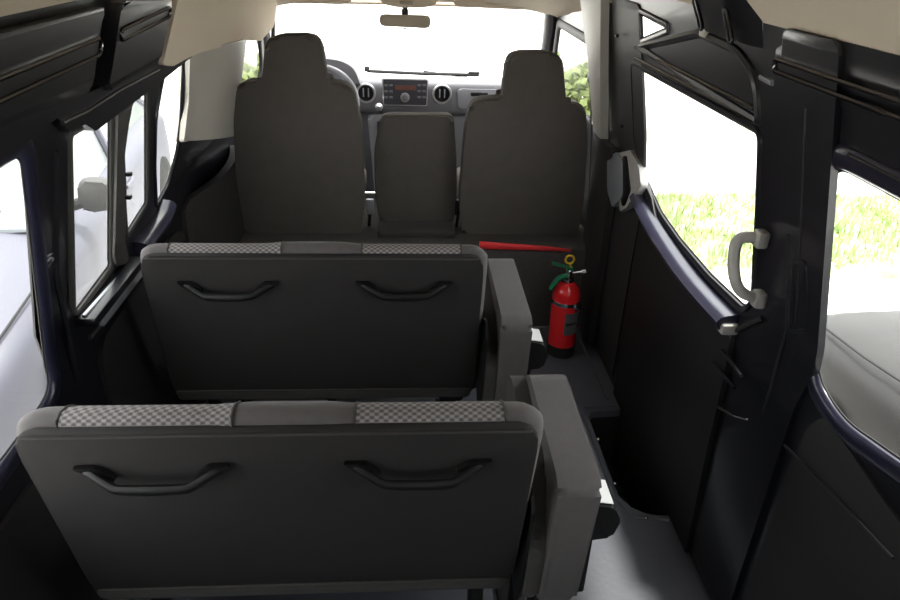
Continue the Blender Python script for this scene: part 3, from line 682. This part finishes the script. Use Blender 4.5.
# ------------------------------------------------------------------ mirror, console, visors, wipers
mr = thing('rear_view_mirror', 'cream rear view mirror hanging at the top of the windscreen', 'mirror', at(405, 20, y=3.42))
mc = at(405, 22, y=3.42); mr.location = mc
bm = bmesh.new(); o = roundpoly([(-.118, -.020), (-.118, .030), (.118, .030), (.118, -.026)], .022, 6); prism(bm, [(p.x, 0, p.y) for p in o], (0, .03, 0), .010, 3); link('housing', bm, 'mirror', mr)
bm = bmesh.new(); o = roundpoly([(-.108, -.014), (-.108, .022), (.108, .022), (.108, -.018)], .018, 6); prism(bm, [(p.x, -.002, p.y) for p in o], (0, .004, 0), .001, 1); link('mirror_glass', bm, 'mirror', mr)
bm = bmesh.new(); tube(bm, [(0.0, .02, .02), (0, .03, .050), (0, .035, .060)], .016, 12); link('stem', bm, 'darktrim', mr)
bm = bmesh.new(); lathe(bm, [(.0, -.006), (.010, -.006), (.010, .0)], (0.0, 0.012, -.028), 12); link('tilt_lever', bm, 'darktrim', mr)
oc = thing('overhead_console', 'beige overhead lamp console above the rear view mirror', 'console', (0.015, 3.44, 1.27))
bm = bmesh.new(); o = roundpoly([(-.13, .02), (-.11, -.018), (-.04, -.030), (.06, -.030), (.13, -.020), (.15, .02)], .02); prism(bm, [(p.x, -.05, p.y) for p in o], (0, .10, 0), .012, 3); link('housing', bm, 'beige', oc)
bm = bmesh.new(); box(bm, (0.0, -.052, -.010), (.06, .008, .016), .003); link('lamp_lens', bm, 'mirror', oc)
for a, b, lb in (((250, 0), (352, 2), 'beige sun visor folded up left of the rear view mirror'), ((454, 2), (553, 9), 'beige sun visor folded up right of the rear view mirror')):
    A = at(*a, y=3.42); B = at(*b, y=3.42); v = thing('sun_visor', lb, 'sun visor', (A+B)/2)
    w = (B-A).length/2; bm = bmesh.new(); o = roundpoly([(-w, .06), (-w, -.008), (w*.8, -.010), (w, .0), (w, .06)], .02, 5)
    prism(bm, [(p.x, 0, p.y) for p in o], (0, .022, 0), .009, 3); link('visor_flap', bm, 'beige', v)
    bm = bmesh.new(); tube(bm, [(-w*.9, .01, .055), (w*.9, .01, .055)], .006, 8); link('hinge_rod', bm, 'darktrim', v)
wi = thing('windscreen_wiper', 'windscreen wiper lying along the bottom of the windscreen', 'wiper', (.11, 4.17, .82))
A = at(367, 71, y=4.22); B = at(479, 75, y=4.22); wi.location = (A+B)/2
A -= wi.location; B -= wi.location
bm = bmesh.new(); tube(bm, [A, (A+B)/2+Vector((0, .0, -.004)), B], .010, 8); link('blade', bm, 'rubber', wi)
bm = bmesh.new(); tube(bm, [(A*.1+B*.9)+Vector((0, .03, -.02)), (A+B)/2+Vector((0, .02, .006))], .006, 8); link('arm', bm, 'rubber', wi)
bm = bmesh.new(); box(bm, A+Vector((.0, 0, .012)), (.03, .03, .03), .006); link('nozzle', bm, 'rubber', wi)
bm = bmesh.new(); box(bm, B+Vector((-.03, 0, .012)), (.07, .02, .012), .004); link('end_clip', bm, 'rubber', wi)
# bonnet cowl outside
bm = bmesh.new(); prism(bm, [(-.8, 4.12, .79), (.86, 4.12, .79), (.80, 4.5, .66), (-.74, 4.5, .66)], (0, 0, -.04)); struct(link('trim_40', bm, 'paint'))

# ------------------------------------------------------------------ right side fittings
gh = thing('grab_handle', 'pale grey plastic grab handle on the pillar beside the sliding door window', 'handle', (.74, 1.3, .95))
y1_, z1_ = wp(757, 236, 1); y2_, z2_ = wp(754, 300, 1); xw = W(1, .95)-.02
P1 = at(758, 238, x=xw-.01+.0); P2 = at(756, 298, x=xw+.012); A = at(735, 238, x=xw-.055); B = at(735, 288, x=xw-.045)
q = smoothline([P1, P1.lerp(A, .72)+Vector((0, 0, .004)), A.lerp(B, .12), A.lerp(B, .5)+Vector((-.004, 0, 0)), A.lerp(B, .88), B.lerp(P2, .35)+Vector((0, 0, -.005)), P2], 3)
bm = bmesh.new(); n = len(q); tube(bm, q, [.0125 if 4 < i < n-5 else .0150 for i in range(n)], 12, flat=((0, 1, 0), 1)); link('grip', bm, 'gripgrey', gh)
for p in (P1, P2):
    bm = bmesh.new(); box(bm, p+Vector((.004, -.004, 0)), (.026, .034, .038), .007); link('mounting_foot', bm, 'gripgrey', gh)
gh.location = (P1+P2)/2; settle(gh)

lc = thing('door_latch_cover', 'pale grey two-layer latch cover on the pillar in front of the sliding door', 'latch cover', (.78, 2.25, .85))
def layer(pts, x, th, m, name, par):
    bm = bmesh.new(); o = roundpoly([(p.y, p.z) for p in [at(u, v, x=x) for u, v in pts]], .012, 4)
    prism(bm, [(x, p.x, p.y) for p in o], (th, 0, 0), .006, 3); return link(name, bm, m, par)
layer([(607, 158), (616, 152), (622, 160), (622, 196), (612, 208), (607, 190)], W(1, .85)-.036, .020, 'alu', 'side_flap', lc)
layer([(619, 153), (630, 150), (639, 168), (641, 186), (626, 208), (619, 212)], W(1, .85)-.030, .025, 'gripgrey', 'cover', lc)
layer([(622, 156), (626, 156), (630, 190), (624, 206), (621, 206)], W(1, .85)-.034, .01, 'black', 'slot', lc)
settle(lc)
# seat belts on the door posts
for s, u, lb in ((-1, 231, "dark seat belt hanging by the driver's door pillar"), (1, 590, 'dark seat belt hanging by the front passenger door pillar')):
    sb = thing('seat_belt', lb, 'seat belt', (0, 0, 0)); yy = 3.09 if s < 0 else 2.79
    a = at(u, 88 if s < 0 else 82, y=yy); b = at(u+2*s, 118, y=yy); c = at(u-3*s, 236, y=yy)
    sb.location = a
    bm = bmesh.new(); r0 = [a, b, c]
    tube(bm, smoothline(r0, 2), .017, 8, flat=((1, 0, 0), .12)); link('webbing', bm, 'black', sb)
    bm = bmesh.new(); box(bm, a+Vector((0, 0, .012)), (.018, .045, .035), .006); link('upper_anchor', bm, 'darktrim', sb)
    bm = bmesh.new(); box(bm, b, (.012, .035, .045), .004); link('tongue', bm, 'chrome', sb)
    settle(sb)

# fire extinguisher
fe = thing('fire_extinguisher', 'small red fire extinguisher with green levers standing on the floor by the step', 'fire extinguisher', (.659, 2.43, 0))
bm = bmesh.new(); lathe(bm, [(.050, .001), (.058, .006), (.060, .03), (.059, .05), (.054, .052)], n=36); link('base_cup', bm, 'rubber', fe)
bm = bmesh.new(); lathe(bm, [(.052, .045), (.056, .05), (.0565, .06), (.0565, .272), (.054, .290), (.046, .308), (.033, .322), (.020, .330), (.018, .336)], n=40); bd = link('cylinder', bm, 'red', fe)
def arcband(r, a0, a1, z0, z1, m, name, par, th=.0012):
    bm = bmesh.new(); n = 20; rows = []
    for i in range(n+1):
        a = R_(a0+(a1-a0)*i/n); rows.append([bm.verts.new(((r+dr_)*math.cos(a), (r+dr_)*math.sin(a), z)) for dr_, z in ((0, z0), (th, z0), (th, z1), (0, z1))])
    for A, B in zip(rows, rows[1:]):
        for k in range(4): bm.faces.new((A[k], A[(k+1) % 4], B[(k+1) % 4], B[k]))
    bm.faces.new(rows[0]); bm.faces.new(rows[-1][::-1]); return link(name, bm, m, par)
lab = arcband(.0567, -100, -25, .115, .215, 'label', 'label', bd)
arcband(.0580, -96, -48, .160, .172, 'labelink', 'label_print', bd, .0005)
arcband(.0580, -40, -28, .130, .205, 'labelink', 'label_print', bd, .0005)
arcband(.0567, 0, 359.9, .243, .259, 'chrome', 'strap', fe, .003)
bm = bmesh.new(); box(bm, (.036, -.055, .246), (.030, .010, .024), .003); box(bm, (.050, -.052, .236), (.034, .008, .008), .002); link('strap_buckle', bm, 'chrome', fe)
bm = bmesh.new(); lathe(bm, [(.018, .332), (.022, .336), (.022, .348), (.015, .352), (.013, .362), (.016, .366), (.016, .385), (.010, .392)], n=20)
tube(bm, [(.012, -.002, .372), (.055, -.004, .378)], .006, 10); link('valve', bm, 'chrome', fe)
bm = bmesh.new(); tube(bm, [(.050, -.004, .378), (.066, -.005, .380)], .0075, 10); link('nozzle', bm, 'white', fe)
lv = [smoothline([(.006, -.002, .392), (-.020, -.006, .402), (-.048, -.010, .412), (-.072, -.012, .420)], 2), smoothline([(-.004, -.002, .362), (-.030, -.010, .362), (-.052, -.014, .348), (-.066, -.016, .322), (-.072, -.016, .308)], 2)]
for q, w in zip(lv, (.014, .016)):
    bm = bmesh.new(); tube(bm, q, w, 10, flat=((-.45, 0, .9), .4)); link('lever', bm, 'green', fe)
bm = bmesh.new(); box(bm, (.0, -.002, .388), (.026, .024, .022), .004); link('lever_hinge', bm, 'green', fe)
bm = bmesh.new(); tube(bm, [(.017*math.cos(a)-.004, -.006, .432+.017*math.sin(a)) for a in [2*math.pi*k/24 for k in range(24)]], .0042, 8, closed=True); tube(bm, [(-.002, -.006, .414), (.004, -.004, .398)], .004, 8); link('pin_ring', bm, 'yellow', fe)
bm = bmesh.new(); box(bm, (.0, .062, .16), (.04, .008, .26), .003); link('bracket', bm, 'black', fe)
bm = bmesh.new(); box(bm, (.062, -.02, .135), (.010, .018, .014), .004); link('bracket_catch', bm, 'chrome', fe)
fe.rotation_euler = (0, R_(-.6), 0)

# ------------------------------------------------------------------ outside: ground, grass, parked cars, greenery
GZ = -.78
bm = bmesh.new(); prism(bm, [(-40, -25, GZ), (40, -25, GZ), (40, 60, GZ), (-40, 60, GZ)], (0, 0, -.1)); struct(link('ground', bm, 'concrete', smooth=False))
def grass_patch(x0, x1, y0, y1, label):
    bm = bmesh.new(); nx, ny = 14, 40; g_ = []
    for i in range(nx+1):
        r = []
        for j in range(ny+1):
            x = x0+(x1-x0)*i/nx; y = y0+(y1-y0)*j/ny
            e = min(i, nx-i, j, ny-j); h = 0 if e == 0 else .05+.06*noise.noise(Vector((x*1.3, y*1.3, 0)))
            if e: x += .1*noise.noise(Vector((x, y, 3))); y += .1*noise.noise(Vector((x, y, 7)))
            else: x += .25*noise.noise(Vector((x*.8, y*.8, 3)))
            r.append(bm.verts.new((x, y, GZ+.002+max(0, h))))
        g_.append(r)
    for A, B in zip(g_, g_[1:]):
        for k in range(ny): bm.faces.new((A[k], A[k+1], B[k+1], B[k]))
    rnd = random.Random(5)
    for _ in range(5000):
        x = rnd.uniform(x0+.1, x1-.1); y = rnd.uniform(y0+.1, y1-.1); a = rnd.uniform(0, 6.28); h = rnd.uniform(.06, .16); w = .012
        p = Vector((x, y, GZ+.03)); d = Vector((math.cos(a), math.sin(a), 0))
        v = [bm.verts.new(p-d*w), bm.verts.new(p+d*w), bm.verts.new(p+Vector((rnd.uniform(-.05, .05), rnd.uniform(-.05, .05), h)))]
        bm.faces.new(v)
    o = link('grass', bm, 'grass', smooth=False); tag(o, label, 'grass', kind='stuff'); return o
grass_patch(2.1, 9, 4.7, 6.6, 'yellow green grass verge seen through the right windows')
grass_patch(-7, -3.7, 3.6, 5.8, 'strip of grass beyond the white car on the left')

def make_car(loc, rz, paint, label, pane='carglass', cap=None):
    """a saloon: nose towards +y in its own frame, 4.4 long, 1.74 wide"""
    root = thing('parked_car', label, 'car', loc, rz)
    # body: stations along y (half width, sill z, waist z, top z at centre)
    st = [(2.15, .60, .32, .50, .56), (2.10, .72, .22, .60, .66), (1.9, .80, .20, .68, .78), (1.4, .85, .18, .76, .88), (.95, .87, .18, .82, .96), (.6, .87, .18, .84, .97), (-.3, .87, .18, .86, .98), (-1.2, .87, .18, .88, 1.0), (-1.7, .85, .20, .86, 1.0), (-2.1, .80, .24, .80, .94), (-2.22, .70, .34, .60, .70)]
    bm = bmesh.new(); rows = []
    for y, w, z0, zw, zt in st:
        half = [(w*.90, z0), (w, z0+.08), (w+.01, (z0+zw)/2), (w, zw-.04), (w*.965, zw+.015), (w*.86, zw+(zt-zw)*.55), (w*.5, zw+(zt-zw)*.9), (0, zt)]
        full = half+[(-a, b) for a, b in half[-2::-1]]
        rows.append([bm.verts.new((a, y, b)) for a, b in full])
    n = len(rows[0])
    for A, B in zip(rows, rows[1:]):
        for k in range(n): bm.faces.new((A[k], A[(k+1) % n], B[(k+1) % n], B[k]))
    bm.faces.new(rows[0]); bm.faces.new(rows[-1][::-1])
    bmesh.ops.subdivide_edges(bm, edges=bm.edges[:], cuts=1, use_grid_fill=True, smooth=.6)
    body = link('body', bm, paint, root, angle=50)
    # greenhouse
    gs = [(.95, .70, .93, .95), (.35, .62, .90, 1.36), (-.1, .60, .90, 1.43), (-.7, .60, .90, 1.42), (-1.1, .62, .90, 1.34), (-1.75, .68, .93, .97)]
    bm = bmesh.new(); rows = []
    for y, w, z0, z1 in gs:
        half = [(.76, z0), (w+.03 if z1 > 1.2 else .74, z0+(z1-z0)*.9), (w*.9, z1-.004), (0, z1+.02)]
        full = half+[(-a, b) for a, b in half[-2::-1]]
        rows.append([bm.verts.new((a, y, b)) for a, b in full])
    n = len(rows[0])
    for A, B in zip(rows, rows[1:]):
        for k in range(n): bm.faces.new((A[k], A[(k+1) % n], B[(k+1) % n], B[k]))
    bm.faces.new(rows[0]); bm.faces.new(rows[-1][::-1]); link('glasshouse', bm, pane, root, angle=50)
    bm = bmesh.new(); rows = []
    for y, w, z0, z1 in gs[1:5]: rows.append([bm.verts.new((a, y, b)) for a, b in [(w+.032, z0+(z1-z0)*.9), (w*.9, z1+.008), (0, z1+.034), (-w*.9, z1+.008), (-w-.032, z0+(z1-z0)*.9)]])
    for A, B in zip(rows, rows[1:]):
        for k in range(4): bm.faces.new((A[k], A[k+1], B[k+1], B[k]))
    g2 = bmesh.ops.solidify(bm, geom=bm.faces[:], thickness=.012)
    link('roof', bm, paint, root)
    for s in (-1, 1):
        for pts in ([(.745, .95, .955), (.655, .35, 1.33)], [(.745, -1.70, .97), (.655, -1.1, 1.31)], [(.77, -.30, .92), (.63, -.30, 1.40)]):
            bm = bmesh.new(); tube(bm, [(s*a, b, c) for a, b, c in pts], .028, 8); link('roof_pillar', bm, paint, root)
        for y in (1.38, -1.35):
            bm = bmesh.new(); lathe(bm, [(.0, -.10), (.24, -.10), (.31, -.08), (.315, .06), (.29, .09), (.20, .085), (.0, .07)], (s*.80, y, .315), 28, 'x'); wh = link('wheel', bm, 'rubber', root)
            bm = bmesh.new(); lathe(bm, [(.0, -.09), (.19, -.09), (.20, .09), (.0, .105)], (s*.805, y, .315), 24, 'x'); link('hubcap', bm, 'silver', wh)
        bm = bmesh.new(); tube(bm, [(s*.80, .72, .98), (s*.88, .74, 1.01)], .03, 8)
        o = roundpoly([(.84, .99), (.86, 1.13), (1.02, 1.11), (1.06, 1.04), (1.03, .97), (.88, .95)], .04, 4); prism(bm, [(s*p.x, .68, p.y) for p in o], (0, .09, 0), .02, 3)
        mm = link('side_mirror', bm, cap or paint, root)
        bm = bmesh.new(); o = roundpoly([(.865, 1.0), (.88, 1.105), (1.01, 1.09), (1.035, 1.04), (1.01, .99), (.89, .97)], .03, 4); prism(bm, [(s*p.x, .677, p.y) for p in o], (0, .004, 0)); link('mirror_glass', bm, 'carglass', mm)
        bm = bmesh.new(); o = roundpoly([(.36, .54), (.70, .60), (.66, .70), (.42, .66)], .03, 4); prism(bm, [(s*p.x, 2.12, p.y) for p in o], (0, -.14, 0), .02, 2); link('headlight', bm, 'chrome', root)
        bm = bmesh.new(); tube(bm, [(s*.876, -.1, .80), (s*.886, -.2, .80), (s*.876, -.3, .80)], .014, 8); link('door_handle', bm, paint, root)
        bm = bmesh.new(); tube(bm, [(s*.24, 1.05, .958), (s*.20+.3*s, .86, 1.02)], .010, 6); link('wiper', bm, 'rubber', root)
        bm = bmesh.new(); tube(bm, [(s*.70, 1.95, .735), (s*.78, 1.4, .835), (s*.79, .98, .90)], .006, 6); link('bonnet_seam', bm, 'rubber', root)
    bm = bmesh.new(); box(bm, (0, 2.14, .47), (.70, .05, .10), .02); link('grille', bm, 'rubber', root)
    return root
make_car((2.70, .90, GZ), R_(1), 'carpaint', 'silver car parked close outside the right rear window')
make_car((-2.65, 4.2, GZ), R_(188), 'carwhite', 'white car parked outside the left windows with its side mirror showing', 'paleglass', 'slider')

# pale garden wall and bushes farther off
def bush(x, y, z, r, label, h=1.0, trunk=False):
    root = thing('bush' if not trunk else 'tree', label, 'bush' if not trunk else 'tree', (x, y, GZ))
    bm = bmesh.new(); rnd = random.Random(int(x*100+y*10)); 
    for _ in range(2600 if not trunk else 1600):
        d = Vector((rnd.gauss(0, 1), rnd.gauss(0, 1), rnd.gauss(0, 1))).normalized()*r*rnd.uniform(.55, 1)*(1+.25*noise.noise(Vector((rnd.random()*3, 0, 0))))
        p = Vector((d.x, d.y, d.z*h+z)); 
        if p.z < .02: continue
        a = Vector((rnd.gauss(0, 1), rnd.gauss(0, 1), rnd.gauss(0, 1))).normalized(); b = a.orthogonal().normalized(); s = rnd.uniform(.04, .09)*(1 if not trunk else 1.6)
        bm.faces.new([bm.verts.new(q) for q in (p-a*s, p+b*s*.5, p+a*s, p-b*s*.5)])
    link('foliage', bm, 'leaf', root, smooth=False)
    bm = bmesh.new(); tube(bm, [(0, 0, 0), (.03, 0, z*.5), (0, .03, z)], [.09, .06, .03] if trunk else [.04, .03, .02], 8); link('stem', bm, 'bark', root)
bush(2.05, 7.8, .65, .55, 'leafy bush seen through the front passenger door window', 1.1)
bush(-1.75, 7.6, .65, .5, "leafy bush seen through the driver's door window", 1.1)

for o in [o for o in COL.objects if o.type == 'EMPTY' and o.name.startswith('window_')]: settle(o)

# ------------------------------------------------------------------ light, camera, colour
w = bpy.data.worlds.new('overcast sky'); SC.world = w; w.use_nodes = True
bg = w.node_tree.nodes['Background']; bg.inputs[0].default_value = (1.0, .985, .985, 1); bg.inputs[1].default_value = 3.6
sun = bpy.data.lights.new('sun', 'SUN'); sun.energy = 4.0; sun.angle = R_(6); sun.color = (1, .96, .90)
so = bpy.data.objects.new('sun', sun); COL.objects.link(so); so.rotation_euler = Vector((-.2, -.25, -1)).to_track_quat('-Z', 'Y').to_euler()

cam = bpy.data.cameras.new('camera'); co = bpy.data.objects.new('camera', cam); COL.objects.link(co)
cam.sensor_width = 36; cam.lens = FPX/900*36; cam.clip_start = .02; cam.clip_end = 200
X = Vector((Rv.x, Fv.x, -Dv.x)); Yd = Vector((Rv.y, Fv.y, -Dv.y)); Zf = Vector((Rv.z, Fv.z, -Dv.z))
m = Matrix(((X.x, -Yd.x, -Zf.x, CAM.x), (X.y, -Yd.y, -Zf.y, CAM.y), (X.z, -Yd.z, -Zf.z, CAM.z), (0, 0, 0, 1)))
co.matrix_world = m; SC.camera = co
vs = SC.view_settings; vs.view_transform = 'Standard'; vs.look = 'None'; vs.exposure = 0.6; vs.gamma = 1; vs.use_curve_mapping = False
